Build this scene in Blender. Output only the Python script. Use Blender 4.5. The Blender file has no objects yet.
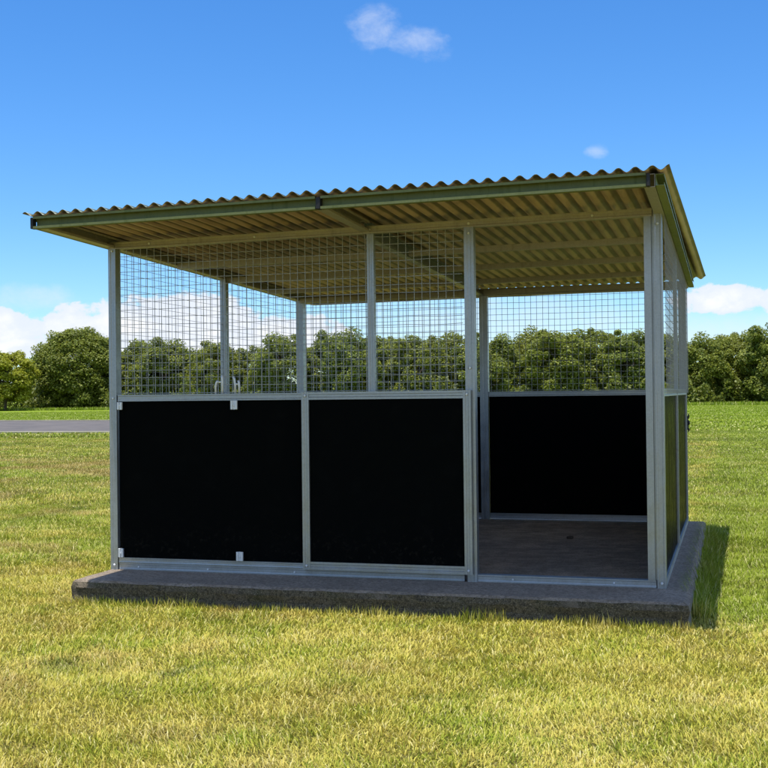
import bpy, bmesh, math, random
import numpy as np
from mathutils import Vector, Matrix

random.seed(7)
rng = np.random.default_rng(11)
S = bpy.context.scene
COL = S.collection

# ------------------------------------------------------------------ camera
cam = bpy.data.cameras.new('camera')
cam.lens = 55.25
cam.sensor_width = 36
cam.clip_start = 0.05
cam.clip_end = 6000
co = bpy.data.objects.new('camera', cam)
COL.objects.link(co)
FW = Vector((-0.28334, 0.958975, 0.009216))
RT = Vector((0.958929, 0.283432, -0.011039))
UP = Vector((0.013199, -0.00571, 0.999897))
CP = Vector((0.380538, -7.01676, 1.141515))
co.matrix_world = Matrix(((RT.x, UP.x, -FW.x, CP.x), (RT.y, UP.y, -FW.y, CP.y),
                          (RT.z, UP.z, -FW.z, CP.z), (0, 0, 0, 1)))
S.camera = co

# ------------------------------------------------------------------ light
SUN = Vector((-0.19, -0.37, 2.4)).normalized()       # towards the sun
SUN_EL = math.asin(SUN.z)
SUN_AZ = math.atan2(SUN.x, SUN.y)
SKY_STRENGTH = 0.11
S.view_settings.view_transform = 'Standard'
S.view_settings.look = 'None'
S.view_settings.gamma = 1
S.view_settings.use_curve_mapping = False
S.view_settings.exposure = 0.45
sun = bpy.data.lights.new('sun', 'SUN')
sun.energy = 4.2
sun.angle = math.radians(0.53)
sun.color = (1.0, 0.955, 0.87)
so = bpy.data.objects.new('sun', sun)
COL.objects.link(so)
so.location = (0, 0, 30)
so.rotation_euler = (-SUN).to_track_quat('-Z', 'Y').to_euler()

W = bpy.data.worlds.new('World')
S.world = W
W.use_nodes = True
nt = W.node_tree
nt.nodes.clear()


class G:
    """small helper for node trees"""
    def __init__(s, nt): s.nt = nt
    def n(s, t, **k):
        x = s.nt.nodes.new(t)
        for a, b in k.items(): setattr(x, a, b)
        return x
    def put(s, sock, v):
        if isinstance(v, bpy.types.NodeSocket): s.nt.links.new(v, sock)
        elif v is not None: sock.default_value = v
    def m(s, op, a, b=None, c=None, clamp=False):
        x = s.n('ShaderNodeMath', operation=op, use_clamp=clamp)
        s.put(x.inputs[0], a); s.put(x.inputs[1], b)
        if c is not None: s.put(x.inputs[2], c)
        return x.outputs[0]
    def mix(s, f, a, b, blend='MIX'):
        x = s.n('ShaderNodeMix', data_type='RGBA', blend_type=blend)
        s.put(x.inputs[0], f)
        s.put(x.inputs[6], a if isinstance(a, bpy.types.NodeSocket) else (*a, 1))
        s.put(x.inputs[7], b if isinstance(b, bpy.types.NodeSocket) else (*b, 1))
        return x.outputs[2]
    def ss(s, v, a, b, lo=0.0, hi=1.0):
        x = s.n('ShaderNodeMapRange', interpolation_type='SMOOTHSTEP')
        s.put(x.inputs[0], v); x.inputs[1].default_value = a; x.inputs[2].default_value = b
        x.inputs[3].default_value = lo; x.inputs[4].default_value = hi
        return x.outputs[0]
    def noise(s, vec, scale, detail=4, rough=0.55, dist=0.0):
        x = s.n('ShaderNodeTexNoise')
        s.put(x.inputs['Vector'], vec)
        x.inputs['Scale'].default_value = scale; x.inputs['Detail'].default_value = detail
        x.inputs['Roughness'].default_value = rough; x.inputs['Distortion'].default_value = dist
        return x.outputs[0]


g = G(nt)
sky = g.n('ShaderNodeTexSky', sky_type='NISHITA', sun_disc=False, sun_elevation=SUN_EL, sun_rotation=SUN_AZ,
          altitude=0, air_density=1.0, dust_density=0.05, ozone_density=4.5)
tc = g.n('ShaderNodeTexCoord')
sep = g.n('ShaderNodeSeparateXYZ')
nt.links.new(tc.outputs['Generated'], sep.inputs[0])
DEG = 57.29578
az = g.m('MULTIPLY', g.m('ARCTAN2', sep.outputs[0], sep.outputs[1]), DEG)
el = g.m('MULTIPLY', g.m('ARCSINE', sep.outputs[2]), DEG)
cv = g.n('ShaderNodeCombineXYZ')
nt.links.new(az, cv.inputs[0]); nt.links.new(g.m('MULTIPLY', el, 1.35), cv.inputs[1])
n1 = g.noise(cv.outputs[0], 0.74, 9, 0.62, 0.25)
n2 = g.noise(cv.outputs[0], 0.35, 5, 0.6, 0.3)


def blob(a, e, w, h, tilt=0.0):
    da = g.m('SUBTRACT', az, a)
    de = g.m('SUBTRACT', g.m('SUBTRACT', el, e), g.m('MULTIPLY', da, tilt))
    q = g.m('ADD', g.m('POWER', g.m('ABSOLUTE', g.m('DIVIDE', da, w)), 2.0),
            g.m('POWER', g.m('ABSOLUTE', g.m('DIVIDE', de, h)), 2.0))
    return g.m('SUBTRACT', 1.0, q)


def clouds(lst, amp, lo, hi):
    m = None
    for b in lst:
        v = g.m('MAXIMUM', blob(*b), -3.0)
        m = v if m is None else g.m('MAXIMUM', m, v)
    d = g.m('ADD', m, g.m('MULTIPLY', g.m('SUBTRACT', n1, 0.5), amp))
    return g.ss(d, lo, hi), d


cA, dA = clouds([(-34.5, 2.9, 2.6, 1.3), (-31.2, 3.0, 1.6, 1.5), (-29.0, 3.2, 1.9, 1.7), (-25.5, 3.2, 3.6, 2.0),
                 (-21.0, 2.6, 3.6, 1.4), (-0.3, 4.3, 2.6, 0.75), (3.5, 4.2, 3.0, 0.9),
                 (-42, 3.5, 5, 2.0), (12, 4, 5, 1.6), (28, 5, 7, 2.0), (-60, 5, 9, 3)], 2.7, 0.0, 0.36)
cB, dB = clouds([(-11.0, 3.3, 9.0, 1.6), (-33, 4.7, 2.0, .7), (0, 2.6, 6, 1.2)], 2.0, -0.3, 1.5)
cC, dC = clouds([(-16.7, 17.4, 1.5, 1.05), (-14.7, 16.7, 1.8, 0.8, -0.15), (-6.1, 11.35, 0.6, 0.4)], 2.6, -0.2, 1.9)
n3 = g.noise(tc.outputs['Generated'], 3.2, 6, .6, .2)
away = g.m('MAXIMUM', g.ss(g.m('ABSOLUTE', g.m('ADD', az, 16)), 36, 60), g.ss(el, 33, 48))
cD = g.m('MULTIPLY', g.m('MULTIPLY', g.ss(n3, .47, .58), away), .9)  # extra clouds added outside the view to brighten and whiten the shade
cov = g.m('MAXIMUM', g.m('MAXIMUM', cD, g.m('MULTIPLY', cA, 0.97)), g.m('MAXIMUM', g.m('MULTIPLY', cB, 0.5), g.m('MULTIPLY', cC, 0.55)))
shade = g.ss(g.m('ADD', dA, g.m('MULTIPLY', g.m('SUBTRACT', n2, 0.5), 2.0)), 0.2, 1.7)
k = 0.92 / SKY_STRENGTH * 0.84
ccol = g.mix(shade, (k * 0.80, k * 0.86, k * 0.98), (k, k, k * 1.02))
hs = g.n('ShaderNodeHueSaturation')
hs.inputs['Saturation'].default_value = 1.24
hs.inputs['Value'].default_value = 1.0
nt.links.new(sky.outputs[0], hs.inputs['Color'])
clear = g.mix(1.0, hs.outputs[0], (0.84, 1.02, 1.22), 'MULTIPLY')
final = g.mix(cov, clear, ccol)
bg = g.n('ShaderNodeBackground')
bg.inputs[1].default_value = SKY_STRENGTH
nt.links.new(final, bg.inputs[0])
wo = g.n('ShaderNodeOutputWorld')
nt.links.new(bg.outputs[0], wo.inputs[0])

# ------------------------------------------------------------------ helpers


def link(name, me, mat=None, parent=None):
    o = bpy.data.objects.new(name, me)
    COL.objects.link(o)
    if mat is not None and me is not None: me.materials.append(mat)
    if parent is not None: o.parent = parent
    return o


def tag(o, label=None, cat=None, group=None, kind=None):
    if label: o['label'] = label
    if cat: o['category'] = cat
    if group: o['group'] = group
    if kind: o['kind'] = kind
    return o


def npmesh(name, verts, faces_flat, sizes, attrs=None, smooth=False):
    me = bpy.data.meshes.new(name)
    nv = len(verts)
    me.vertices.add(nv)
    me.vertices.foreach_set('co', np.asarray(verts, np.float32).ravel())
    me.loops.add(len(faces_flat))
    me.loops.foreach_set('vertex_index', np.asarray(faces_flat, np.int32))
    sizes = np.asarray(sizes, np.int32)
    me.polygons.add(len(sizes))
    st = np.zeros(len(sizes), np.int32); st[1:] = np.cumsum(sizes)[:-1]
    me.polygons.foreach_set('loop_start', st)
    me.polygons.foreach_set('use_smooth', np.full(len(sizes), smooth, bool))
    for k_, v in (attrs or {}).items():
        a = me.attributes.new(k_, 'FLOAT', 'POINT')
        a.data.foreach_set('value', np.asarray(v, np.float32))
    me.update(calc_edges=True)
    return me


def V(*a): return Vector(a)


class MB:
    def __init__(s): s.bm = bmesh.new()
    def box(s, x0, x1, y0, y1, z0, z1, bevel=0.0):
        vs = [s.bm.verts.new((x, y, z)) for x in (x0, x1) for y in (y0, y1) for z in (z0, z1)]
        q = [(0, 1, 3, 2), (4, 6, 7, 5), (0, 4, 5, 1), (2, 3, 7, 6), (0, 2, 6, 4), (1, 5, 7, 3)]
        fs = [s.bm.faces.new([vs[i] for i in f]) for f in q]
        if bevel:
            es = list({e for f in fs for e in f.edges})
            bmesh.ops.bevel(s.bm, geom=es, offset=bevel, segments=1, affect='EDGES')
        return s
    def ext(s, prof, p0, p1, u, v):
        """extrude closed profile (list of (a,b)) from p0 to p1; a along u, b along v"""
        p0, p1, u, v = Vector(p0), Vector(p1), Vector(u), Vector(v)
        A = [s.bm.verts.new(p0 + u * a + v * b) for a, b in prof]
        B = [s.bm.verts.new(p1 + u * a + v * b) for a, b in prof]
        n = len(prof)
        for i in range(n):
            j = (i + 1) % n
            s.bm.faces.new((A[i], A[j], B[j], B[i]))
        s.bm.faces.new(A[::-1]); s.bm.faces.new(B)
        return s
    def tube(s, pts, r, seg=6):
        rings = []
        for i, p in enumerate(pts):
            d = (pts[min(i + 1, len(pts) - 1)] - pts[max(i - 1, 0)]).normalized()
            a = d.orthogonal().normalized() if i == 0 else (rings_a - d * rings_a.dot(d)).normalized()
            rings_a = a
            b = d.cross(a)
            rr = r[i] if isinstance(r, (list, tuple)) else r
            rings.append([s.bm.verts.new(p + (a * math.cos(t) + b * math.sin(t)) * rr)
                          for t in [2 * math.pi * k_ / seg for k_ in range(seg)]])
        for A, B in zip(rings, rings[1:]):
            for k_ in range(seg):
                s.bm.faces.new((A[k_], A[(k_ + 1) % seg], B[(k_ + 1) % seg], B[k_]))
        s.bm.faces.new(rings[0][::-1]); s.bm.faces.new(rings[-1])
        return s
    def build(s, name, mat, parent=None, smooth=False):
        bmesh.ops.recalc_face_normals(s.bm, faces=s.bm.faces)
        me = bpy.data.meshes.new(name)
        s.bm.to_mesh(me); s.bm.free()
        if smooth:
            for p in me.polygons: p.use_smooth = True
        return link(name, me, mat, parent)


def TZ(x, z):
    """the frame's head is a little out of level: higher at the right"""
    return z + 0.010 * (x + 1.8)


# ------------------------------------------------------------------ materials


def newmat(name):
    m = bpy.data.materials.new(name)
    m.use_nodes = True
    b = m.node_tree.nodes['Principled BSDF']
    return m, G(m.node_tree), b


def gpos(g_):
    return g_.n('ShaderNodeNewGeometry').outputs['Position']


def bump(g_, b, h, strength, dist):
    x = g_.n('ShaderNodeBump')
    x.inputs['Strength'].default_value = strength
    x.inputs['Distance'].default_value = dist
    g_.nt.links.new(h, x.inputs['Height'])
    g_.nt.links.new(x.outputs[0], b.inputs['Normal'])


def steel(name, col, rough, metallic, dirt=(0.16, 0.14, 0.09), dirt_amt=0.12, spangle=.22, spec=.5):
    m, g_, b = newmat(name)
    p = gpos(g_)
    nz = g_.noise(p, 9, 5, .65)
    sp = g_.n('ShaderNodeTexVoronoi'); g_.put(sp.inputs['Vector'], p); sp.inputs['Scale'].default_value = 110
    mp = g_.n('ShaderNodeMapping'); g_.put(mp.inputs[0], p); mp.inputs['Scale'].default_value = (30, 30, 2.5)
    st = g_.noise(mp.outputs[0], 1.0, 4, .6)
    c = g_.mix(g_.ss(nz, .3, .7), tuple(x * .9 for x in col), tuple(min(1, x * 1.07) for x in col))
    c = g_.mix(g_.m('MULTIPLY', sp.outputs['Color'], spangle), c, (0.62, 0.64, 0.66))
    c = g_.mix(g_.m('MULTIPLY', g_.ss(st, .5, .75), dirt_amt), c, dirt)
    g_.put(b.inputs['Base Color'], c)
    b.inputs['Metallic'].default_value = metallic
    b.inputs['Specular IOR Level'].default_value = spec
    g_.put(b.inputs['Roughness'], g_.ss(nz, .25, .75, rough - .07, rough + .12))
    bump(g_, b, nz, .12, .004)
    return m


M_steel = steel('galvanised_steel', (0.355, 0.375, 0.375), .38, .7)
M_beam = steel('weathered_roof_steel', (0.42, 0.375, 0.30), .42, .4, dirt_amt=.3)
M_fascia = steel('green_tinged_fascia_steel', (0.165, 0.19, 0.07), .6, .0, dirt=(0.06, 0.09, 0.02), dirt_amt=.5, spangle=.03, spec=.2)
M_trim = steel('green_side_trim', (0.21, 0.25, 0.09), .5, .0, dirt=(0.09, 0.12, 0.04), dirt_amt=.4, spangle=.05, spec=.25)
M_bright = steel('bright_zinc', (0.78, 0.80, 0.81), .42, .35, dirt_amt=.05)
M_wire = steel('wire_zinc', (0.36, 0.36, 0.33), .5, .5)

# corrugated sheet
m, g_, b = newmat('corrugated_sheet'); M_sheet = m
p = gpos(g_)
mp = g_.n('ShaderNodeMapping'); g_.put(mp.inputs[0], p); mp.inputs['Scale'].default_value = (14, 1.2, 1)
st = g_.noise(mp.outputs[0], 1.0, 5, .6)
nz = g_.noise(p, 3.5, 6, .6)
c = g_.mix(g_.ss(st, .35, .7), (0.70, 0.50, 0.355), (0.50, 0.345, 0.24))
c = g_.mix(g_.m('MULTIPLY', g_.ss(nz, .55, .8), .5), c, (0.20, 0.15, 0.09))
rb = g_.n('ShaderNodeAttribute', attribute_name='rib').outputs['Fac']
c = g_.mix(g_.m('MULTIPLY', g_.ss(g_.m('ADD', rb, g_.m('MULTIPLY', g_.m('SUBTRACT', nz, .5), .8)), -.15, .5), .85), c, (0.12, 0.10, 0.05))  # rib shade and dirt painted into the colour: raised valleys darker
sn = g_.n('ShaderNodeSeparateXYZ'); g_.put(sn.inputs[0], g_.n('ShaderNodeNewGeometry').outputs['True Normal'])
paint = g_.mix(g_.ss(nz, .3, .7), (0.030, 0.052, 0.042), (0.055, 0.085, 0.062))
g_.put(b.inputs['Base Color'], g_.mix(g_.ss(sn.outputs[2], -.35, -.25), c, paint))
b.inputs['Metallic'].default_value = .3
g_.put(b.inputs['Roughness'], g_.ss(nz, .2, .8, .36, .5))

# black panel
m, g_, b = newmat('black_panel'); M_black = m
p = gpos(g_)
nz = g_.noise(p, 6, 6, .7)
dust = g_.noise(p, 55, 4, .7)
c = g_.mix(g_.m('MULTIPLY', g_.ss(nz, .5, .8), .3), (0.0035, 0.0042, 0.0042), (0.011, 0.011, 0.010))
c = g_.mix(g_.m('MULTIPLY', g_.ss(dust, .62, .8), .18), c, (0.02, 0.019, 0.017))
g_.put(b.inputs['Base Color'], c)
sz_ = g_.n('ShaderNodeSeparateXYZ'); g_.put(sz_.inputs[0], p)
c = g_.mix(g_.m('MULTIPLY', g_.m('MULTIPLY', g_.ss(g_.noise(p, 30, 5, .75), .52, .70), g_.ss(sz_.outputs[2], .45, .05)), .22), c, (0.06, 0.05, 0.035))
g_.put(b.inputs['Base Color'], c)
b.inputs['Specular IOR Level'].default_value = 0.002
g_.put(b.inputs['Roughness'], g_.ss(nz, .3, .75, .22, .34))
bump(g_, b, g_.noise(p, 1.3, 2, .5), .15, .02)

m, g_, b = newmat('black_plastic'); M_cap = m
b.inputs['Base Color'].default_value = (.012, .012, .012, 1); b.inputs['Roughness'].default_value = .6

# concrete slab
m, g_, b = newmat('concrete'); M_conc = m
p = gpos(g_)
geo = g_.n('ShaderNodeNewGeometry')
sz = g_.n('ShaderNodeSeparateXYZ'); g_.put(sz.inputs[0], geo.outputs['True Normal'])
sp_ = g_.n('ShaderNodeSeparateXYZ'); g_.put(sp_.inputs[0], p)
n_a = g_.noise(p, 4, 6, .65); n_b = g_.noise(p, 60, 5, .75); n_c = g_.noise(p, 170, 3, .7)
top = g_.mix(g_.ss(n_a, .35, .65), (0.44, 0.345, 0.25), (0.58, 0.46, 0.34))
top = g_.mix(g_.m('MULTIPLY', g_.ss(n_b, .42, .62), .75), top, (0.24, 0.19, 0.135))
top = g_.mix(g_.m('MULTIPLY', g_.ss(n_c, .58, .7), .5), top, (0.78, 0.70, 0.58))
mp = g_.n('ShaderNodeMapping'); g_.put(mp.inputs[0], p); mp.inputs['Scale'].default_value = (2.4, 3.0, 1)
dn = g_.noise(mp.outputs[0], 1.6, 5, .65)
mot = g_.m('ADD', g_.m('MULTIPLY', dn, .55), g_.m('MULTIPLY', g_.noise(p, 13, 6, .75), .45))
dirt = g_.mix(g_.ss(mot, .34, .66), (0.30, 0.215, 0.135), (0.68, 0.52, 0.36))
dirt = g_.mix(g_.m('MULTIPLY', g_.ss(n_b, .5, .62), .55), dirt, (0.12, 0.085, 0.05))
inside = g_.m('MULTIPLY', g_.m('MULTIPLY', g_.ss(sp_.outputs[1], .02, .3), g_.ss(sp_.outputs[0], -.03, -.12)),
              g_.ss(dn, .3, .6, .55, 1.0))
top = g_.mix(g_.m('MULTIPLY', g_.ss(g_.noise(p, 26, 5, .8), .48, .60), .6), top, (0.19, 0.15, 0.105))
top = g_.mix(inside, top, dirt)
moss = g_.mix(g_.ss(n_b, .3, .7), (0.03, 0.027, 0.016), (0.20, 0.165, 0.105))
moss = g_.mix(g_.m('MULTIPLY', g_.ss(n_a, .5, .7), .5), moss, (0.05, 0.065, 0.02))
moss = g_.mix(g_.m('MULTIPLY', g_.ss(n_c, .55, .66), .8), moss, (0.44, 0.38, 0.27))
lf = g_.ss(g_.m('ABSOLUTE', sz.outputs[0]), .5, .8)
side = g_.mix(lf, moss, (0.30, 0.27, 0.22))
g_.put(b.inputs['Base Color'], g_.mix(g_.ss(sz.outputs[2], .3, .8), side, top))
b.inputs['Roughness'].default_value = .92
bump(g_, b, g_.m('ADD', n_b, g_.m('MULTIPLY', n_c, .5)), 1.0, .02)


# ---- lawn colours, shared by the ground and the blades
def lawn(g_, rnd=None):
    p = gpos(g_)
    s = g_.n('ShaderNodeSeparateXYZ'); g_.put(s.inputs[0], p)
    fl = g_.n('ShaderNodeCombineXYZ'); g_.put(fl.inputs[0], s.outputs[0]); g_.put(fl.inputs[1], s.outputs[1])
    p = fl.outputs[0]
    a = g_.noise(p, .55, 5, .6, .3)
    b_ = g_.noise(p, 2.3, 5, .65)
    c_ = g_.noise(p, .08, 4, .55)
    d_ = g_.noise(p, 11, 4, .7)
    mix1 = g_.m('ADD', g_.m('MULTIPLY', a, .5), g_.m('MULTIPLY', b_, .5))
    if rnd is not None:
        mix1 = g_.m('ADD', mix1, g_.m('MULTIPLY', g_.m('SUBTRACT', rnd, .5), .22))
    # how green: more to the right of the slab and far away
    gr = g_.m('MAXIMUM', g_.m('MULTIPLY', g_.ss(s.outputs[0], -.4, .4), g_.ss(s.outputs[1], -1.3, .6)), g_.ss(s.outputs[1], -.6, 2.5, 0, .42))
    gr = g_.m('MAXIMUM', g_.m('MULTIPLY', gr, 1.5), g_.ss(s.outputs[1], 10, 34, 0, 1.0))
    t = g_.m('SUBTRACT', mix1, g_.m('MULTIPLY', gr, .20))
    green = g_.mix(g_.ss(d_, .3, .7), (0.21, 0.285, 0.025), (0.36, 0.43, 0.042))
    straw = g_.mix(g_.ss(b_, .35, .65), (0.56, 0.52, 0.075), (0.69, 0.585, 0.135))
    c = g_.mix(g_.ss(t, .29, .52), green, straw)
    red = g_.m('MULTIPLY', g_.ss(g_.noise(p, .95, 5, .65), .49, .66), g_.ss(s.outputs[0], 1.4, -2.0, .25, 1))
    band = g_.m('MULTIPLY', g_.ss(s.outputs[1], 6, 10), g_.ss(s.outputs[1], 18, 13))
    band = g_.m('MULTIPLY', band, g_.ss(s.outputs[0], -1, -4))
    red = g_.m('MAXIMUM', g_.m('MULTIPLY', red, .7), g_.m('MULTIPLY', band, g_.ss(a, .42, .6, 0, .75)))
    c = g_.mix(red, c, (0.46, 0.31, 0.12))
    # scattered darker green weeds
    wd = g_.ss(g_.noise(p, 1.25, 3, .5, .4), .66, .72)
    c = g_.mix(g_.m('MULTIPLY', wd, .7), c, (0.12, 0.18, 0.025))
    # far meadow: mown strip, then a longer and darker sward towards the trees
    farc = g_.mix(g_.ss(c_, .35, .65), (0.22, 0.32, 0.024), (0.34, 0.42, 0.038))
    c = g_.mix(g_.ss(s.outputs[1], 18, 44, 0, .75), c, farc)
    wv = g_.m('SINE', g_.m('MULTIPLY', g_.m('ADD', s.outputs[1], g_.m('MULTIPLY', s.outputs[0], .12)), 1.05))
    c = g_.mix(g_.m('MULTIPLY', g_.ss(wv, -.2, .6), g_.ss(s.outputs[1], 16, 24, 0, .35)), c, (0.10, 0.165, 0.02))
    lng = g_.ss(g_.m('ADD', s.outputs[1], g_.m('MULTIPLY', g_.m('SUBTRACT', b_, .5), 30)), 48, 62)
    longc = g_.mix(g_.ss(b_, .3, .7), (0.18, 0.27, 0.018), (0.28, 0.37, 0.028))
    c = g_.mix(g_.m('MULTIPLY', lng, .75), c, longc)
    return c, (a, b_, d_)


m, g_, b = newmat('lawn_ground'); M_ground = m
c, (na, nb, nd) = lawn(g_)
sy = g_.n('ShaderNodeSeparateXYZ'); g_.put(sy.inputs[0], gpos(g_))
near = g_.ss(sy.outputs[1], 60, 12, .12, 1.0)
g_.put(b.inputs['Base Color'], g_.mix(g_.m('MULTIPLY', g_.ss(g_.noise(gpos(g_), 38, 4, .7), .3, .6, .35, .9), near), c, (0.07, 0.065, 0.022)))
b.inputs['Roughness'].default_value = .95
b.inputs['Specular IOR Level'].default_value = .15
bump(g_, b, g_.m('ADD', g_.noise(gpos(g_), 25, 4, .7), g_.noise(gpos(g_), 4, 4, .7)), 1.0, .05)

m, g_, b = newmat('grass_blades'); M_grass = m
at = g_.n('ShaderNodeAttribute', attribute_name='rnd')
c, _ = lawn(g_, at.outputs['Fac'])
c = g_.mix(g_.ss(at.outputs['Fac'], .78, 1.0, 0, .7), c, (0.84, 0.76, 0.38))
c = g_.mix(g_.ss(at.outputs['Fac'], .35, .0, 0, .6), c, (0.13, 0.20, 0.014))
g_.put(b.inputs['Base Color'], c)
b.inputs['Roughness'].default_value = .6
b.inputs['Specular IOR Level'].default_value = .12
tr = g_.n('ShaderNodeBsdfTranslucent'); g_.put(tr.inputs[0], g_.mix(.3, c, (0.42, 0.42, 0.04)))
ms = g_.n('ShaderNodeMixShader'); ms.inputs[0].default_value = .22
out = g_.nt.nodes['Material Output']
g_.nt.links.new(b.outputs[0], ms.inputs[1]); g_.nt.links.new(tr.outputs[0], ms.inputs[2])
g_.nt.links.new(ms.outputs[0], out.inputs[0])

m, g_, b = newmat('asphalt'); M_road = m
p = gpos(g_)
c = g_.mix(g_.ss(g_.noise(p, .6, 6, .7), .3, .7), (0.088, 0.077, 0.070), (0.145, 0.125, 0.11))
g_.put(b.inputs['Base Color'], c); b.inputs['Roughness'].default_value = .85
m, g_, b = newmat('pale_kerb'); M_kerb = m
c = g_.mix(g_.ss(g_.noise(gpos(g_), 1.5, 6, .7), .3, .7), (0.30, 0.28, 0.18), (0.46, 0.42, 0.30))
g_.put(b.inputs['Base Color'], c); b.inputs['Roughness'].default_value = .9


def leafmat(name, dark, light, yel):
    m, g_, b = newmat(name)
    at = g_.n('ShaderNodeAttribute', attribute_name='rnd')
    cl = g_.n('ShaderNodeAttribute', attribute_name='clump')
    oi = g_.n('ShaderNodeObjectInfo')
    f = g_.m('ADD', g_.m('MULTIPLY', at.outputs['Fac'], .6), g_.m('MULTIPLY', cl.outputs['Fac'], .4))
    c = g_.mix(g_.ss(f, .15, .85), dark, light)
    c = g_.mix(g_.m('MULTIPLY', g_.ss(at.outputs['Fac'], .6, 1), .55), c, yel)
    c = g_.mix(g_.m('MULTIPLY', oi.outputs['Random'], .5), c, tuple(v * q for v, q in zip(light, (1.15, .95, .8))))
    g_.put(b.inputs['Base Color'], c)
    b.inputs['Roughness'].default_value = .5
    b.inputs['Specular IOR Level'].default_value = .4
    tr = g_.n('ShaderNodeBsdfTranslucent'); g_.put(tr.inputs[0], g_.mix(.4, c, yel))
    ms = g_.n('ShaderNodeMixShader'); ms.inputs[0].default_value = .38
    out = g_.nt.nodes['Material Output']
    g_.nt.links.new(b.outputs[0], ms.inputs[1]); g_.nt.links.new(tr.outputs[0], ms.inputs[2])
    g_.nt.links.new(ms.outputs[0], out.inputs[0])
    return m


M_leaf = leafmat('leaves_green', (0.085, 0.13, 0.018), (0.225, 0.28, 0.034), (0.42, 0.44, 0.08))
M_leafy = leafmat('leaves_yellow_green', (0.20, 0.26, 0.02), (0.37, 0.42, 0.035), (0.52, 0.52, 0.07))
m, g_, b = newmat('bark'); M_bark = m
c = g_.mix(g_.noise(gpos(g_), 5, 5, .7), (0.05, 0.038, 0.026), (0.14, 0.11, 0.08))
g_.put(b.inputs['Base Color'], c); b.inputs['Roughness'].default_value = .9

# ------------------------------------------------------------------ ground, road
GZ = -0.143
xs = np.unique(np.concatenate([np.linspace(-3000, -200, 12), np.linspace(-200, 100, 60), np.linspace(100, 3000, 12)]))
ys = np.unique(np.concatenate([np.linspace(-1500, -30, 8), np.linspace(-30, 200, 60), np.linspace(200, 4000, 12)]))
X, Y = np.meshgrid(xs, ys)
vs = np.stack([X.ravel(), Y.ravel(), np.full(X.size, GZ)], 1)
nx = len(xs)
fi = [(j * nx + i, j * nx + i + 1, (j + 1) * nx + i + 1, (j + 1) * nx + i) for j in range(len(ys) - 1) for i in range(nx - 1)]
tag(link('ground', npmesh('ground', vs, np.array(fi).ravel(), [4] * len(fi)), M_ground), kind='structure')


def road_line(off):
    """centre of the drive bends away behind the shelter; off = signed half width"""
    pts = []
    for i in range(41):
        t = i / 40
        x = -150 + 128 * t
        yc = 41.5 - 0.10 * (x + 30) * (1 if x < -30 else .3)
        pts.append((x, yc + off))
    # rounded end
    return pts


RW = 9.6
up = road_line(RW); dn_ = road_line(-RW)
cx, cyc = up[-1][0], (up[-1][1] + dn_[-1][1]) / 2
arc = [(cx + RW * math.sin(t), cyc + RW * math.cos(t)) for t in np.linspace(0, math.pi, 20)[1:-1]]
outline = up + arc + dn_[::-1]


def flat(name, ol, z, mat):
    bm = bmesh.new()
    f = bm.faces.new([bm.verts.new((x, y, z)) for x, y in ol])
    if f.normal.z < 0: f.normal_flip()
    bmesh.ops.triangulate(bm, faces=[f])
    me = bpy.data.meshes.new(name); bm.to_mesh(me); bm.free()
    return tag(link(name, me, mat), kind='structure')


flat('road', outline, GZ + .012, M_road)
# pale kerb ring, a low solid strip round the drive
bm = bmesh.new()
n = len(outline)
cen = []
rings = []
for i, (x, y) in enumerate(outline):
    a = Vector(outline[(i - 1) % n]); c2 = Vector(outline[(i + 1) % n])
    t = (c2 - a).normalized(); nr = Vector((-t.y, t.x))
    rings.append([bm.verts.new((x + nr.x * o, y + nr.y * o, z)) for o, z in ((0, GZ), (0, GZ + .06), (.45, GZ + .06), (.45, GZ))])
for i in range(n):
    A, B = rings[i], rings[(i + 1) % n]
    for k_ in range(3):
        bm.faces.new((A[k_], A[k_ + 1], B[k_ + 1], B[k_]))
bmesh.ops.recalc_face_normals(bm, faces=bm.faces)
me = bpy.data.meshes.new('kerb'); bm.to_mesh(me); bm.free()
tag(link('kerb', me, M_kerb), kind='structure')

# ------------------------------------------------------------------ slab
SX0, SX1, SY0, SY1 = -3.62, 0.135, -0.455, 3.72
from mathutils import noise as mnoise
bm = bmesh.new()
nx_, ny_ = 190, 120
prof_top = {}


def edge_off(x, y, amp=.012):
    return amp * mnoise.noise(Vector((x * 5, y * 5, 0))) + amp * .5 * mnoise.noise(Vector((x * 23, y * 23, 3)))


loop = []
step = .03
def edge_pts(a, b_):
    L = (Vector(b_) - Vector(a)).length
    k_ = int(L / step)
    return [Vector(a).lerp(Vector(b_), i / k_) for i in range(k_)]
loop = edge_pts((SX0, SY0), (SX1, SY0)) + edge_pts((SX1, SY0), (SX1, SY1)) + edge_pts((SX1, SY1), (SX0, SY1)) + edge_pts((SX0, SY1), (SX0, SY0))
ctr = Vector(((SX0 + SX1) / 2, (SY0 + SY1) / 2))
levels = [(-.02, 0.0), (0.004, -0.012), (0.010, -0.045), (0.0, -.09), (0.012, -.15), (.01, -.25)]
rings = []
for li, (o, z) in enumerate(levels):
    r_ = []
    for q in loop:
        d = Vector((0, 0))
        if q.x <= SX0 + 1e-4: d.x -= 1
        if q.x >= SX1 - 1e-4: d.x += 1
        if q.y <= SY0 + 1e-4: d.y -= 1
        if q.y >= SY1 - 1e-4: d.y += 1
        if d.length > 0: d.normalize()
        e = edge_off(q.x, q.y + li * .35, .015 if li else .010)
        zz = z + (0 if li == 0 else .006 * mnoise.noise(Vector((q.x * 9, q.y * 9, li))))
        r_.append(bm.verts.new((q.x + d.x * (o + e), q.y + d.y * (o + e), zz)))
    rings.append(r_)
for A, B in zip(rings, rings[1:]):
    for i in range(len(A)):
        j = (i + 1) % len(A)
        bm.faces.new((A[i], A[j], B[j], B[i]))
bm.faces.new(rings[0])
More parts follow.
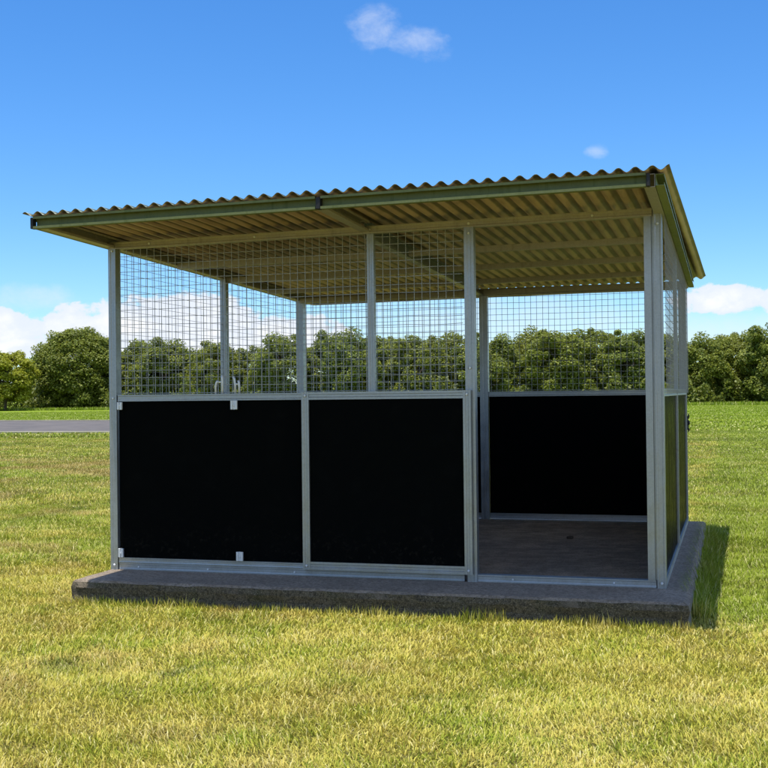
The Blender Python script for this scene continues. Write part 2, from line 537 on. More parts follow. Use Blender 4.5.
bmesh.ops.recalc_face_normals(bm, faces=bm.faces)
me = bpy.data.meshes.new('concrete_slab'); bm.to_mesh(me); bm.free()
tag(link('concrete_slab', me, M_conc),
    'low weathered concrete slab with a dark mossy front edge under the steel shelter', 'slab')

# ------------------------------------------------------------------ shelter
sh = bpy.data.objects.new('horse_shelter', None)
COL.objects.link(sh)
tag(sh, 'open galvanised steel horse shelter with black lower panels, wire mesh above and corrugated roof', 'shelter')
sh.location = (0, 0, 0)
ZR0, ZR1 = 1.115, 1.16          # wall rail
ZB = 2.15                       # underside of head beam


def grooved(w, d, gw, gd):
    """cross-section w wide (u), d deep (v), with a groove in the face at v=0 and one at v=d"""
    a = (w - gw) / 2
    return [(0, 0), (a, 0), (a + .004, gd), (w - a - .003, gd), (w - a, 0), (w, 0), (w, d), (w - a, d), (w - a - .003, d - gd),
            (a + .003, d - gd), (a, d), (0, d)]


def post(x, y, w, d, ztop, gw=None, zb=0.0):
    return MB().ext(grooved(w, d, gw or w * .42, .003), (x, y, zb), (x, y, ztop), (1, 0, 0), (0, 1, 0)).build('post', M_steel, sh)


def U(y): return 2.160 - .026 * y   # underside of the rafters


# corner posts and mullions
post(-3.603, 0, .053, .07, TZ(-3.6, ZB))
o = post(-.051, 0, .050, .075, TZ(0, 2.195), .03)
post(-1.176, -.001, .060, .06, TZ(-1.15, ZB))
post(-3.605, 3.53, .07, .07, TZ(-3.6, U(3.6)) - .002)
post(-.06, 3.53, .06, .07, TZ(0, U(3.6)) - .002)
post(-1.825, 3.532, .075, .065, 2.03, .02)
for x, pw in ((-3.60, .05), (-.026, .026)):
    MB().ext(grooved(.06, pw, .02, .003), (x, 1.78, .0), (x, 1.78, TZ(x, U(1.8)) - .002), (0, 1, 0), (1, 0, 0)).build('post', M_steel, sh)
# slim mesh mullion in the front
MB().ext(grooved(.045, .04, .018, .004), (-1.80, .012, ZR1 + .0), (-1.80, .012, TZ(-1.8, ZB)), (1, 0, 0), (0, 1, 0)).build('mesh_mullion', M_steel, sh)
# door jamb stile beside the right post
MB().ext([(0, 0), (.041, 0), (.043, .014), (.0515, .014), (.0515, .05), (0, .05)], (-.104, .006, .046), (-.104, .006, TZ(-.08, ZB)), (1, 0, 0), (0, 1, 0)).build('door_jamb', M_steel, sh)


def rail(name, p0, p1, h, d, mat=None, flip=1, par=None, gd=.003):
    """horizontal rail with a grooved face; p at the lower outer edge"""
    p0, p1 = Vector(p0), Vector(p1)
    t = (p1 - p0).normalized()
    v = Vector((-t.y, t.x, 0)) * flip
    return MB().ext(grooved(h, d, h * .62, gd if 'sill' not in name else .0012), p0, p1, (0, 0, 1), v).build(name, mat or M_steel, par or sh)


# front head beam in two lengths
rail('head_beam', (-3.60, .002, TZ(-3.6, ZB)), (-.056, .002, TZ(-.05, ZB)), .046, .056, M_beam)
# side and back head beams under the roof frame
rail('head_beam', (-3.53, 3.545, 2.028), (-.062, 3.545, 2.03), .07, .05, M_beam)
# sills
rail('sill', (-3.543, .006, .001), (-1.197, .006, .001), .044, .055)
rail('sill', (-1.115, .006, .001), (-.057, .006, .001), .044, .055)
rail('sill', (-3.533, 3.54, .012), (-1.828, 3.54, .012), .045, .05)
rail('sill', (-1.748, 3.54, .012), (-.062, 3.54, .012), .045, .05)
for x in (-3.60, -.052):
    rail('sill', (x, .078, .0), (x, 1.778, .0), .045, .05, flip=-1)
    rail('sill', (x, 1.842, .0), (x, 3.528, .0), .045, .05, flip=-1)
    rail('wall_rail', (x, .078, ZR0), (x, 1.778, ZR0), .045, .05, flip=-1)
    rail('wall_rail', (x, 1.842, ZR0), (x, 3.528, ZR0), .045, .05, flip=-1)
rail('wall_rail', (-3.533, 3.54, ZR0), (-1.828, 3.54, ZR0), .045, .05)
rail('wall_rail', (-1.748, 3.54, ZR0), (-.062, 3.54, ZR0), .045, .05)
# front-left fixed panel rails
rail('wall_rail', (-3.543, .003, ZR0 + .002), (-2.215, .003, ZR0 + .002), .043, .05)
rail('bottom_rail', (-3.543, .003, .047), (-2.215, .003, .047), .034, .045, gd=.001)


def panel(x0, x1, y0, y1, z0, z1):
    return MB().box(x0, x1, y0, y1, z0, z1).build('wall_panel', M_black, sh)


panel(-3.543, -2.2, .022, .032, .081, ZR0 + .001)
for y0, y1 in ((.071, 1.778), (1.842, 3.528)):
    panel(-3.583, -3.571, y0, y1, .045, ZR0)
    panel(-.026, -.014, y0, y1, .045, ZR0)
panel(-3.533, -1.828, 3.562, 3.574, .056, ZR0)
panel(-1.748, -.062, 3.562, 3.574, .056, ZR0)

# sliding door: frame with black infill
dx0, dx1, dz0, dz1, dy = -2.228, -1.138, .048, 1.165, -.034
mb = MB()
pr = grooved(.048, .034, .020, .004)
mb.ext(pr, (dx0, dy, dz0), (dx0, dy, dz1), (1, 0, 0), (0, 1, 0))
mb.ext(pr, (dx1 - .048, dy, dz0), (dx1 - .048, dy, dz1), (1, 0, 0), (0, 1, 0))
mb.ext(pr, (dx0 + .048, dy + .001, dz1 - .049), (dx1 - .048, dy + .001, dz1 - .049), (0, 0, 1), (0, 1, 0))
mb.ext(pr, (dx0 + .048, dy + .001, dz0 + .001), (dx1 - .048, dy + .001, dz0 + .001), (0, 0, 1), (0, 1, 0))
door = mb.build('sliding_door', M_steel, sh)
MB().box(dx0 + .046, dx1 - .046, dy + .014, dy + .024, dz0 + .046, dz1 - .046).build('door_panel', M_black, door)


# brackets on the front-left panel
def bracket(x, z, w=.046, h=.058):
    mb = MB()
    mb.box(x - w / 2, x - w / 2 + .014, -.014, -.0, z, z + h, .0015)
    mb.box(x + w / 2 - .014, x + w / 2, -.014, -.0, z, z + h, .0015)
    mb.box(x - w / 2 + .0135, x + w / 2 - .0135, -.006, .003, z, z + h)
    mb.box(x - .007, x + .007, -.012, -.0055, z + .02, z + .036, .002)
    return mb.build('bracket', M_bright, sh)


bracket(-2.70, 1.058); bracket(-2.67, .084); bracket(-3.522, .084, .036); bracket(-3.522, 1.062, .036, .05)


def lug(x, h, lean):
    pts = [V(x, .018, ZR1 - .01), V(x, .016, ZR1 + h * .5), V(x + lean * .4, .014, ZR1 + h * .85), V(x + lean, .014, ZR1 + h)]
    return pts


mb = MB()
mb.tube(lug(-2.838, .085, .016), .008); mb.tube(lug(-2.790, .12, .0), .008)
mb.box(-2.826, -2.786, .012, .022, ZR1 + .07, ZR1 + .082)
mb.build('latch', M_bright, sh, True)
mb = MB()
mb.tube(lug(-2.672, .085, -.004), .008); mb.tube(lug(-2.700, .112, -.012), .008)
mb.box(-2.700, -2.676, .012, .022, ZR1 + .055, ZR1 + .067)
mb.build('latch', M_bright, sh, True)


# screw heads where the frame members meet
def screw(x, y, z, ax=(0, -1, 0), r=.0065, par=None):
    a = Vector(ax)
    return MB().tube([V(x, y, z), V(x, y, z) + a * .004, V(x, y, z) + a * .0065], [r * 1.3, r * 1.25, r * .9], 6).build('screw', M_bright, par or sh)


for x, z in ((-3.575, .03), (-3.575, 1.138), (-3.575, 2.12), (-1.146, 2.12), (-1.146, 1.30), (-.025, .03), (-.025, 2.12)):
    screw(x, -.0 if x != -1.146 else -.001, z)
for x in (-3.3, -2.55, -1.779, -1.146, -.4):
    screw(x, .002, TZ(x, ZB) + .023)
for x, z in ((dx0 + .024, dz0 + .024), (dx1 - .024, dz0 + .024), (dx0 + .024, dz1 - .024), (dx1 - .024, dz1 - .024)):
    screw(x, dy, z, par=door)
for x in (-3.4, -2.9, -2.3, -.9, -.3):
    screw(x, .006, .022, r=.005)
# wire mesh panels
def wires(o, ux, L, z0, ztop0, ztop1, seed=0, pitch=.0505, r=.0023, vp=None):
    """o origin (x,y), ux unit direction along the wall, L length, top height from ztop0 to ztop1"""
    rr = random.Random(seed)
    mb = MB()
    ux = Vector(ux)
    nrm = Vector((-ux.y, ux.x, 0))
    pv = vp or pitch
    nv = int(L / pv)
    mar = (L - nv * pv) / 2
    for i in range(nv + 1):
        s_ = mar + i * pv
        if s_ < .003 or s_ > L - .003: continue
        zt = ztop0 + (ztop1 - ztop0) * s_ / L
        j1, j2 = rr.uniform(-.002, .002), rr.uniform(-.002, .002)
        a = Vector((*o, 0)) + ux * (s_ + j1); c_ = Vector((*o, 0)) + ux * (s_ + j2)
        mb.tube([a + V(0, 0, z0), c_ + V(0, 0, zt)], r, 4)
    zt_min = min(ztop0, ztop1)
    nh = int((max(ztop0, ztop1) - z0) / pitch)
    for j in range(nh + 1):
        z = z0 + .012 + j * pitch
        Lm = L
        if z > zt_min - .002:
            f = (z - ztop0) / (ztop1 - ztop0 + 1e-9)
            Lm = L * max(0, min(1, f))
            if Lm < .05: continue
        ph = rr.uniform(0, 6.28); am = rr.uniform(.0005, .0035)
        pts = []
        for q in range(9):
            s_ = Lm * q / 8
            pts.append(Vector((*o, 0)) + ux * s_ + nrm * (2 * r) + V(0, 0, z + am * math.sin(ph + q * .9) - .003 * math.sin(math.pi * q / 8)))
        mb.tube(pts, r, 4)
    # stapled edge wire
    return mb.build('wire_mesh', M_wire, sh)


wires((-3.545, .03), (1, 0, 0), 1.745, ZR1, TZ(-3.5, ZB), TZ(-1.8, ZB), 1)
wires((-1.755, .03), (1, 0, 0), .560, ZR1, TZ(-1.7, ZB), TZ(-1.2, ZB), 2)
for x, sd, vp_, wr in ((-3.577, 3, .1, .0015), (-.028, 5, .21, .0015)):
    if x < -1:
        wires((x, .072), (0, 1, 0), 1.706, ZR1, TZ(x, U(0)), TZ(x, U(1.78)), sd, r=wr, vp=vp_)
        wires((x, 1.842), (0, 1, 0), 1.686, ZR1, TZ(x, U(1.84)), TZ(x, U(3.53)), sd + 1, r=wr, vp=vp_)
    else:   # the right wall's mesh is fixed to the outer face of its posts
        wires((.012, .078), (0, 1, 0), 3.52, ZR1 - .03, TZ(x, U(0)), TZ(x, U(3.55)), sd, r=.0019, vp=.10)
wires((-3.533, 3.565), (1, 0, 0), 1.705, ZR1, 2.03, 2.03, 8)
wires((-1.748, 3.565), (1, 0, 0), 1.686, ZR1, 2.03, 2.03, 9, .053)


# roof: rafters (C sections), purlins, corrugated sheet
def cprof(w, h, t=.0025, lip=.014):
    """C open towards +u; h along v"""
    return [(0, 0), (w, 0), (w, lip), (w - t, lip), (w - t, t), (t, t), (t, h - t), (w - t, h - t), (w - t, h - lip), (w, h - lip), (w, h), (0, h)]


YF, YB = -.80, 3.98
for x, s_ in ((-3.612, 1), (.012, -1)):
    MB().ext(cprof(.055, .068), (x, YF, TZ(x, U(YF))), (x, YB, TZ(x, U(YB))), (s_, 0, 0), (0, 0, 1)).build('rafter', M_beam, sh)
# widen the outer rafter undersides as in the photo: second section back to back
for x, s_ in ((-3.615, -1), (.015, 1)):
    MB().ext(cprof(.045, .060), (x, YF, TZ(x, U(YF) + .006)), (x, YB, TZ(x, U(YB) + .006)), (s_, 0, 0), (0, 0, 1)).build('rafter', M_trim, sh)
MB().ext(cprof(.06, .066), (-1.835, YF, U(YF)), (-1.835, .0, U(0)), (1, 0, 0), (0, 0, 1)).build('rafter', M_beam, sh)
MB().ext(cprof(.05, .100), (-1.83, .062, U(.06) - .034), (-1.83, 3.54, U(3.54) - .034), (1, 0, 0), (0, 0, 1)).build('rafter', M_steel, sh)

# front purlins, open face forward
for x0, x1 in ((-3.625, -1.832), (-1.80, -.032)):
    mb = MB()
    mb.ext(cprof(.045, .072), (x0, YF - .002, TZ(x0, U(YF) - .002)), (x1, YF - .002, TZ(x1, U(YF) - .002)), (0, -1, 0), (0, 0, 1))
    pl = mb.build('front_purlin', M_fascia, sh)
for x in (-3.645, -1.829, -.029):
    w = .018 if x != -1.829 else .027
    MB().box(x, x + w, YF - .046, YF - .004, TZ(x, U(YF)) - .002, TZ(x, U(YF)) + .066, .003).build('end_cap', M_cap, sh)
# inner purlins
for y in (.92, 1.82, 2.70, 3.50):
    for x0, x1 in ((-3.555, -1.838), (-1.775, -.045)):
        MB().ext(cprof(.045, .042), (x0, y, TZ(x0, U(y) - .028)), (x1, y, TZ(x1, U(y) - .028)), (0, 1, 0), (0, 0, 1)).build('purlin', M_beam, sh)
MB().ext(cprof(.045, .066), (-3.60, YB + .002, TZ(-3.6, U(YB))), (0, YB + .002, TZ(0, U(YB))), (0, 1, 0), (0, 0, 1)).build('purlin', M_beam, sh)

# corrugated sheet
PITCH, AMP, TH = .0855, .0125, .0025
x0, x1 = -3.69, .088
seg = 12
nxs = int((x1 - x0) / PITCH * seg) + 1
yss = np.linspace(-.855, 4.1, 24)
xv = np.linspace(x0, x1, nxs)
ph = (x1 - xv) / PITCH * 2 * np.pi
zz = AMP * np.cos(ph)
vts = []
for lay in (0, 1):
    for y in yss:
        base = 2.160 - .026 * y + .072 + AMP + .0015
        wob = .0012 * np.sin(y * 3.1 + xv * 1.7) + (.0025 * np.sin(xv * 2.3) if abs(y) > 0 else 0)
        vts.append(np.stack([xv + .075 * (xv - x0) / (x1 - x0) * (y + .855) / 4.95, np.full(nxs, y), base + zz + .010 * (xv + 1.8) + .02 * np.clip((xv + .3) / .4, 0, 1) * (y + .855) / 4.95 + wob + lay * TH], 1))
vts = np.concatenate(vts)
ny = len(yss)
def vid(l, j, i): return l * ny * nxs + j * nxs + i
F = []
for j in range(ny - 1):
    for i in range(nxs - 1):
        F.append((vid(0, j, i), vid(0, j + 1, i), vid(0, j + 1, i + 1), vid(0, j, i + 1)))
        F.append((vid(1, j, i), vid(1, j, i + 1), vid(1, j + 1, i + 1), vid(1, j + 1, i)))
for i in range(nxs - 1):
    F.append((vid(0, 0, i), vid(0, 0, i + 1), vid(1, 0, i + 1), vid(1, 0, i)))
    F.append((vid(0, ny - 1, i), vid(1, ny - 1, i), vid(1, ny - 1, i + 1), vid(0, ny - 1, i + 1)))
for j in range(ny - 1):
    F.append((vid(0, j, 0), vid(1, j, 0), vid(1, j + 1, 0), vid(0, j + 1, 0)))
    F.append((vid(0, j, nxs - 1), vid(0, j + 1, nxs - 1), vid(1, j + 1, nxs - 1), vid(1, j, nxs - 1)))
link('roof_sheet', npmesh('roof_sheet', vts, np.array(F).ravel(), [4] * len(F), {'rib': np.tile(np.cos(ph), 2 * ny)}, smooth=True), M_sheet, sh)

# hanging latch chain on the back right post (outside)
mb = MB()
mb.tube([V(.006 + .007 * math.sin(i * 1.7), 3.60 + .006 * math.cos(i * 2.3), .95 - i * .018) for i in range(10)],
        [.004, .007, .011, .008, .013, .012, .009, .012, .008, .004], 7)
mb.build('latch_chain', M_cap, sh, True)

# clod of dirt on the floor
bm = bmesh.new()
bmesh.ops.create_icosphere(bm, subdivisions=3, radius=.028)
for v in bm.verts:
    v.co *= 1 + .45 * mnoise.noise(v.co * 60)
    v.co.z *= .55
    if v.co.z < -.008: v.co.z = -.008
me = bpy.data.meshes.new('dirt_clod'); bm.to_mesh(me); bm.free()
o = link('dirt_clod', me, M_bark)
o.location = (-.85, 2.25, .008)
tag(o, 'small dark clod of dirt lying on the bare floor inside the open bay', 'clod')


# ------------------------------------------------------------------ trees
def crown_mesh(name, seed, leafsize=.036, nclump=150, leaves=180, low=.0, lumps=.20):
    """unit crown: radius 1, height 2; a lumpy dome of leaf clumps coming down to z = low"""
    r = np.random.default_rng(seed)
    fr = r.uniform(0, 6.28, 6)
    v = r.normal(size=(nclump * 3, 3)); v /= np.linalg.norm(v, axis=1)[:, None]
    v = v[v[:, 2] > -.62][:nclump]
    az_ = np.arctan2(v[:, 1], v[:, 0])
    lump = 1 + lumps * (np.sin(2 * az_ + fr[0]) * np.cos(2 * v[:, 2] + fr[1]) + .8 * np.sin(5 * az_ + fr[2]) * np.sin(5 * v[:, 2] + fr[3]))
    k_ = (r.uniform(.55, 1, len(v)) ** .4) * lump
    ex = np.where(v[:, 2] > 0, .88, 1.0)
    cs = np.stack([v[:, 0] * k_ * .86, v[:, 1] * k_ * .86, .95 + v[:, 2] * k_ * ex * .95], 1)
    rs = r.uniform(.08, .21, len(cs))
    cs[:, 2] = np.clip(cs[:, 2], low + rs * .6, 2 - rs * .7)
    # skirt of low boughs
    n2 = nclump // 4
    a = r.uniform(0, 6.28, n2); d = r.uniform(.3, .85, n2)
    cs = np.concatenate([cs, np.stack([d * np.cos(a), d * np.sin(a), low + r.uniform(.08, .5, n2)], 1)])
    rs = np.concatenate([rs, r.uniform(.10, .18, n2)])
    nC = len(cs)
    idx = np.repeat(np.arange(nC), leaves)
    N = len(idx)
    v = r.normal(size=(N, 3)); v /= np.linalg.norm(v, axis=1)[:, None]
    rad = rs[idx] * r.uniform(.25, 1.15, N) ** .6
    p_ = cs[idx] + v * rad[:, None] * np.array([1.1, 1.1, .85])
    nrm = v * .7 + r.normal(size=(N, 3)) * .6 + np.array([0, -.1, .75])
    nrm /= np.linalg.norm(nrm, axis=1)[:, None]
    t = np.cross(nrm, r.normal(size=(N, 3))); t /= np.linalg.norm(t, axis=1)[:, None]
    b_ = np.cross(nrm, t)
    s_ = leafsize * r.uniform(.5, 1.15, N)
    a_ = s_[:, None] * t; c_ = (s_ * r.uniform(.55, .9, N))[:, None] * b_
    dz = nrm * (s_ * .25)[:, None]
    quad = np.stack([p_ - a_, p_ - c_ + dz, p_ + a_, p_ + c_ + dz], 1).reshape(-1, 3)
    quad[:, 2] = np.maximum(quad[:, 2], .005)
    rn = np.repeat(r.uniform(0, 1, N), 4)
    cl = np.repeat(r.uniform(0, 1, nC)[idx], 4)
    return npmesh(name, quad, np.arange(N * 4), [4] * N, {'rnd': rn, 'clump': cl})


def trunk_mesh(name, seed, top=.7, base_r=.045):
    rr = random.Random(seed)
    mb = MB()
    pts = [V(0, 0, 0)]
    for i in range(1, 6):
        pts.append(V(rr.uniform(-.03, .03) * i, rr.uniform(-.03, .03) * i, top * i / 5))
    mb.tube(pts, [base_r * 1.3, base_r, base_r * .85, base_r * .7, base_r * .5, base_r * .3], 8)
    for i in range(6):
        k_ = rr.choice([1, 2, 3, 4])
        a = rr.uniform(0, 6.28)
        s0 = pts[k_]
        e = s0 + V(math.cos(a) * .5, math.sin(a) * .5, rr.uniform(.12, .3))
        mid = s0.lerp(e, .5) + V(0, 0, .04)
        mb.tube([s0, mid, e], [base_r * .5, base_r * .32, base_r * .12], 6)
    bm_ = mb.bm
    bmesh.ops.recalc_face_normals(bm_, faces=bm_.faces)
    me = bpy.data.meshes.new(name); bm_.to_mesh(me); bm_.free()
    me.materials.append(M_bark)
    return me


crowns = []
for i in range(5):
    me = crown_mesh('crown', 100 + i, nclump=140 + 8 * i)
    me.materials.append(M_leaf)
    crowns.append(me)
trunks = [trunk_mesh('trunk', 50 + i) for i in range(3)]
big = crown_mesh('crown', 230, leafsize=.029, nclump=320, leaves=210, lumps=.07)
big.materials.append(M_leaf)
yel = crown_mesh('crown', 231, leafsize=.04, nclump=220, leaves=170)
yel.materials.append(M_leafy)
yel2 = crown_mesh('crown', 232, leafsize=.038, nclump=150, leaves=170)
yel2.materials.append(M_leafy)


def tree(x, y, h, hw, crown, trunk, label, name='tree', base=0.0, group='trees along the far edge of the field', rz=None):
    t = bpy.data.objects.new(name, None)
    COL.objects.link(t)
    t.location = (x, y, GZ)
    t.rotation_euler = (0, 0, random.uniform(0, 6.28) if rz is None else rz)
    tag(t, label, 'tree', group)
    c_ = bpy.data.objects.new('crown', crown); COL.objects.link(c_); c_.parent = t
    c_.scale = (hw, hw, (h - base) / 2); c_.location = (0, 0, base)
    k_ = bpy.data.objects.new('trunk', trunk); COL.objects.link(k_); k_.parent = t
    k_.scale = (min(hw, h * .45), min(hw, h * .45), h)
    return t


T = [(-75.3, 104, 6.9, 3.5), (-80.2, 118, 6.7, 2.7), (-71.1, 112, 10.0, 5.2), (-66.5, 118, 8.1, 3.3), (-61.1, 114, 8.1, 3.2), (-59.0, 121, 7.9, 2.6),
     (-54.3, 113, 7.9, 2.6), (-51.1, 118, 7.6, 2.6), (-45.8, 112, 8.1, 2.9), (-43.2, 119, 8.7, 2.6), (-38.1, 112, 8.5, 3.0), (-35.5, 120, 8.4, 2.6),
     (-31.1, 113, 8.0, 2.8), (-27.4, 118, 8.1, 2.8), (-23.7, 112, 7.5, 2.6), (-20.1, 119, 8.5, 2.7), (-16.0, 112, 8.2, 2.9), (-12.9, 118, 8.5, 2.6),
     (-9.6, 113, 7.6, 2.6), (-6.3, 119, 7.4, 2.8), (-2.4, 113, 7.1, 2.5), (1.0, 118, 7.8, 2.7), (4.7, 112, 8.4, 2.9), (-86.7, 112, 7.9, 3.7),
     (8.8, 117, 8.0, 3.0), (12.2, 112, 7.3, 3.0)]
LAB = ['small yellow-green tree on a bare trunk in front of the hedge, far left',
       'pale green tree filling the dip between the yellow-green tree and the big round tree',
       'big round dark green tree left of the shelter, tallest in the tree line',
       'green tree just past the big round tree, showing at the left edge of the mesh',
       'green tree seen through the left mesh, nearest the corner post',
       'low green tree behind the mesh, left of the middle post of the side wall',
       'green tree seen through the mesh directly above the pair of latches',
       'lower tree seen through the mesh just right of the side wall\'s middle post',
       'green tree seen through the mesh just left of the back corner post',
       'tree seen through the mesh directly behind the back corner post',
       'rounded tree seen through the mesh just left of the slim front mullion',
       'tree seen through the mesh just right of the slim front mullion',
       'tree in the middle of the narrow mesh bay beside the open bay',
       'tree seen at the right edge of the narrow mesh bay',
       'tree seen through the open bay just right of the back middle post',
       'tree seen in the left third of the open bay, set back from its neighbours',
       'broad tree seen in the middle of the open bay',
       'high-topped tree seen right of the middle of the open bay',
       'tree seen in the right third of the open bay',
       'tree hidden mostly by the right front post of the shelter',
       'dark green tree showing just right of the shelter',
       'dark tree right of the shelter, second from the picture edge',
       'taller dark tree cut by the right edge of the picture',
       'green tree at the left edge of the picture behind the yellow-green tree',
       'tree beyond the right edge of the picture, behind the tall one',
       'tree farthest right of the tree line, beyond the picture edge']
for i, (x, y, h, hw) in enumerate(T):
    if i == 0: tree(x, y, h, hw, yel, trunks[0], LAB[i], base=1.0)
    elif i == 1 or i == 23: tree(x, y, h, hw * 1.15, yel2, trunks[1], LAB[i])
    elif i == 2: tree(x, y, h, hw, big, trunks[2], LAB[i], rz=.6)
    else: tree(x, y, h, hw * 1.45, crowns[i % 5], trunks[i % 3], LAB[i])

# undergrowth hedge at the feet of the trees: one mass of leaves nobody could count
r = np.random.default_rng(5)
N = 52000
hx = r.uniform(-96, 20, N)
hy = r.uniform(109.5, 112.5, N) + 1.2 * np.sin(hx * .7)
hh = 2.1 + .8 * np.sin(hx * 1.1) + .6 * np.sin(hx * 2.9 + 1)
hz = r.uniform(0, 1, N) ** .8 * hh
keep = ~((hx < -88))
p_ = np.stack([hx, hy, hz + GZ], 1)[keep]; N = len(p_)
nrm = r.normal(size=(N, 3)) * .7 + np.array([0, -.5, .5]); nrm /= np.linalg.norm(nrm, axis=1)[:, None]
t = np.cross(nrm, r.normal(size=(N, 3))); t /= np.linalg.norm(t, axis=1)[:, None]
b_ = np.cross(nrm, t); s_ = r.uniform(.10, .22, N)
quad = np.stack([p_ - t * s_[:, None], p_ - b_ * s_[:, None] * .6, p_ + t * s_[:, None], p_ + b_ * s_[:, None] * .6], 1).reshape(-1, 3)
me = npmesh('undergrowth', quad, np.arange(N * 4), [4] * N, {'rnd': np.repeat(r.uniform(0, 1, N) * .6, 4), 'clump': np.repeat(.3 + .3 * np.sin(p_[:, 0] * 1.7), 4)})
tag(link('undergrowth', me, M_leaf), 'low dark green undergrowth along the foot of the far trees', 'undergrowth', kind='stuff')


# ------------------------------------------------------------------ grass
def blades(px, py, L, wd, seed, lean=(.55, 1.45), zoff=GZ, dirv=None):
    r = np.random.default_rng(seed)
    N = len(px)
    a = r.uniform(0, 2 * np.pi, N) if dirv is None else dirv
    # neighbouring blades lean the same way in swirls
    sw = 1.9 * np.sin(px * 2.1 + 1.3 * np.sin(py * 1.7)) + 1.6 * np.cos(py * 2.6 + px * .8)
    if dirv is None: a = np.where(r.uniform(0, 1, N) < .35, sw + r.normal(0, .8, N), a)
    dx, dy = np.cos(a), np.sin(a)
    le = r.uniform(lean[0], lean[1], N)
    l1 = le * .55
    z0 = np.full(N, zoff)
    mx, mz = np.sin(l1) * L * .55, np.cos(l1) * L * .55
    tx, tz = mx + np.sin(le) * L * .45, mz + np.cos(le) * L * .45
    sx, sy = -dy, dx
    tw = r.uniform(-.9, .9, N); wx = sx * np.cos(tw) + dx * np.sin(tw) * .5; wy = sy * np.cos(tw) + dy * np.sin(tw) * .5
    h = wd / 2
    P = np.empty((N, 5, 3), np.float32)
    P[:, 0] = np.stack([px - wx * h, py - wy * h, z0], 1)
    P[:, 1] = np.stack([px + wx * h, py + wy * h, z0], 1)
    P[:, 2] = np.stack([px + dx * mx + wx * h * .85, py + dy * mx + wy * h * .85, z0 + mz], 1)
    P[:, 3] = np.stack([px + dx * mx - wx * h * .85, py + dy * mx - wy * h * .85, z0 + mz], 1)
    P[:, 4] = np.stack([px + dx * tx, py + dy * tx, z0 + tz], 1)
    rn = np.repeat(r.uniform(0, 1, N), 5)
    return P.reshape(-1, 3), rn, N


def blade_object(name, parts, label, cat):
    P = np.concatenate([q[0] for q in parts]); rn = np.concatenate([q[1] for q in parts])
    N = sum(q[2] for q in parts)
    b0 = np.arange(N) * 5
    fl = np.stack([b0, b0 + 1, b0 + 2, b0 + 3, b0 + 3, b0 + 2, b0 + 4], 1).ravel()
    sz = np.tile([4, 3], N)
    me = npmesh(name, P, fl, sz, {'rnd': rn})
    return tag(link(name, me, M_grass), label, cat, kind='stuff')


def scatter(d0, d1, dens, seed, margin=.9):
    """random points on the lawn between two distances from the camera, a little wider than the view"""
    r = np.random.default_rng(seed)
    k_ = .335
    area = (d1 - d0) * (k_ * (d0 + d1) + 2 * margin)
    N = int(area * dens)
    d = r.uniform(0, 1, N)
    w0, w1 = k_ * d0 + margin, k_ * d1 + margin
    # trapezoid-uniform depth
    A = (w1 - w0) / 2
    dd = (-w0 + np.sqrt(w0 * w0 + 4 * A * d * (w0 + A))) / (2 * A)
    D = d0 + dd * (d1 - d0)
    lat = r.uniform(-1, 1, N) * (k_ * D + margin)
    f2 = np.array([FW.x, FW.y]); f2 = f2 / np.linalg.norm(f2)
    x = CP.x + f2[0] * D + f2[1] * lat
    y = CP.y + f2[1] * D - f2[0] * lat
    ins = (x > SX0 + .01) & (x < SX1 - .01) & (y > SY0 + .0) & (y < SY1)
    return x[~ins], y[~ins]


def thin(x, y, L):
    """tufts: blade length follows soft clumps"""
    c_ = .5 + .5 * np.sin(x * 9 + 2 * np.sin(y * 7)) * np.sin(y * 8.3 + 1.7 * np.sin(x * 6))
    return L * (.65 + .6 * c_)


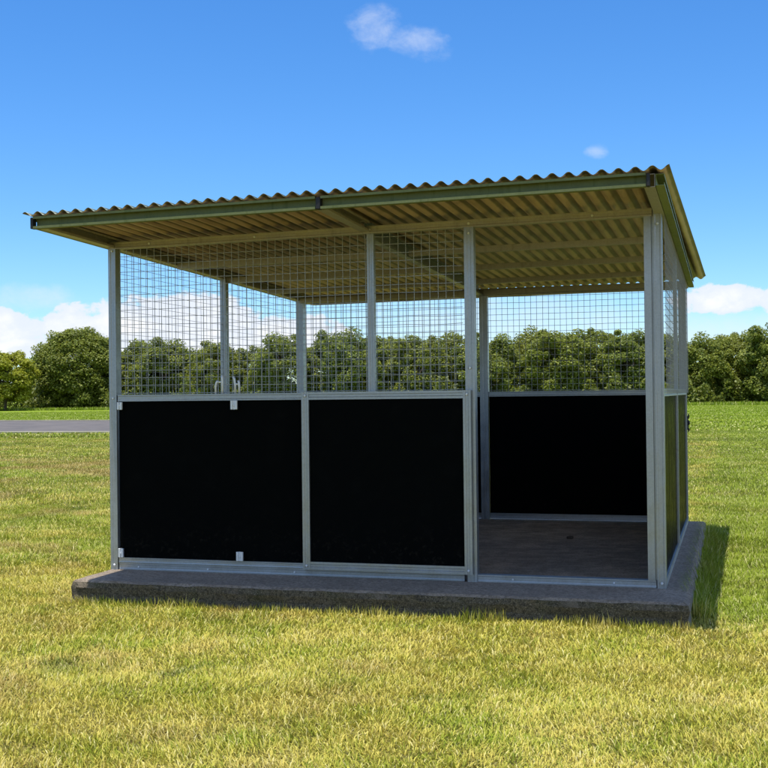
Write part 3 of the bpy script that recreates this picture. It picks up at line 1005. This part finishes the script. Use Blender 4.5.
r = np.random.default_rng(3)
parts = []
x, y = scatter(2.7, 5.6, 11500, 21, 1.6)
parts.append(blades(x, y, thin(x, y, r.uniform(.020, .044, len(x))), r.uniform(.0028, .0062, len(x)), 31))
x, y = scatter(5.6, 8.5, 7600, 22, 1.9)
parts.append(blades(x, y, thin(x, y, r.uniform(.022, .048, len(x))), r.uniform(.0036, .0075, len(x)), 32))
x, y = scatter(8.5, 14, 4200, 23, 2.4)
parts.append(blades(x, y, thin(x, y, r.uniform(.03, .062, len(x))), r.uniform(.0042, .0078, len(x)), 33))
x, y = scatter(14, 24, 1200, 24, 3.5)
parts.append(blades(x, y, r.uniform(.025, .055, len(x)), r.uniform(.007, .013, len(x)), 34, (.4, 1.2)))
x, y = scatter(24, 38, 400, 25, 5)
parts.append(blades(x, y, r.uniform(.02, .05, len(x)), r.uniform(.012, .024, len(x)), 38, (.5, 1.2)))
x, y = scatter(38, 112, 45, 26, 9)
onr = (x < -5) & (np.abs(y - (41.5 - 0.10 * (x + 30) * np.where(x < -30, 1, .3))) < RW + .6)
x, y = x[~onr], y[~onr]
parts.append(blades(x, y, r.uniform(.04, .09, len(x)), r.uniform(.03, .075, len(x)), 39, (.4, 1.2)))
# longer fringe along the slab's front and right edge
N = 2300
x = r.uniform(SX0 - .1, SX1 + .05, N); y = SY0 - .012 - np.abs(r.normal(0, .045, N))
tuft = .5 + .5 * np.sin(x * 7.3 + 1.1) * np.sin(x * 2.9)
tuft = np.maximum(tuft, (np.abs(x + .98) < .12) * 1.15)
parts.append(blades(x, y, r.uniform(.03, .065, N) * (.6 + .8 * tuft) * np.where(r.uniform(0, 1, N) < .04, 1.35, 1), r.uniform(.003, .0055, N), 35, (.05, .8)))
N = 5200
y = r.uniform(SY0 + .25, SY1 + .2, N)
x = SX1 + .012 + np.abs(r.normal(0, .05, N))
parts.append(blades(x, y, r.uniform(.06, .14, N), r.uniform(.004, .007, N), 36, (.3, 1.25)))
# a few tufts growing over the right edge
N = 1500
y = r.uniform(-.1, SY1, N); x = SX1 + .01 + r.uniform(0, .03, N)
parts.append(blades(x, y, r.uniform(.14, .22, N), r.uniform(.004, .007, N), 37, (.5, 1.1), dirv=np.pi + r.normal(0, .6, N)))
blade_object('grass', parts, 'short yellow-green lawn grass with dry straw patches round the slab', 'grass')

# tall pale grass at the foot of the trees
N = 26000
x = r.uniform(-98, 18, N); y = r.uniform(103, 110, N)
P_ = blades(x, y, r.uniform(.15, .42, N), r.uniform(.05, .10, N), 40, (.1, .8))
blade_object('tall_grass', [P_], 'pale unmown grass along the edge of the far trees', 'grass')
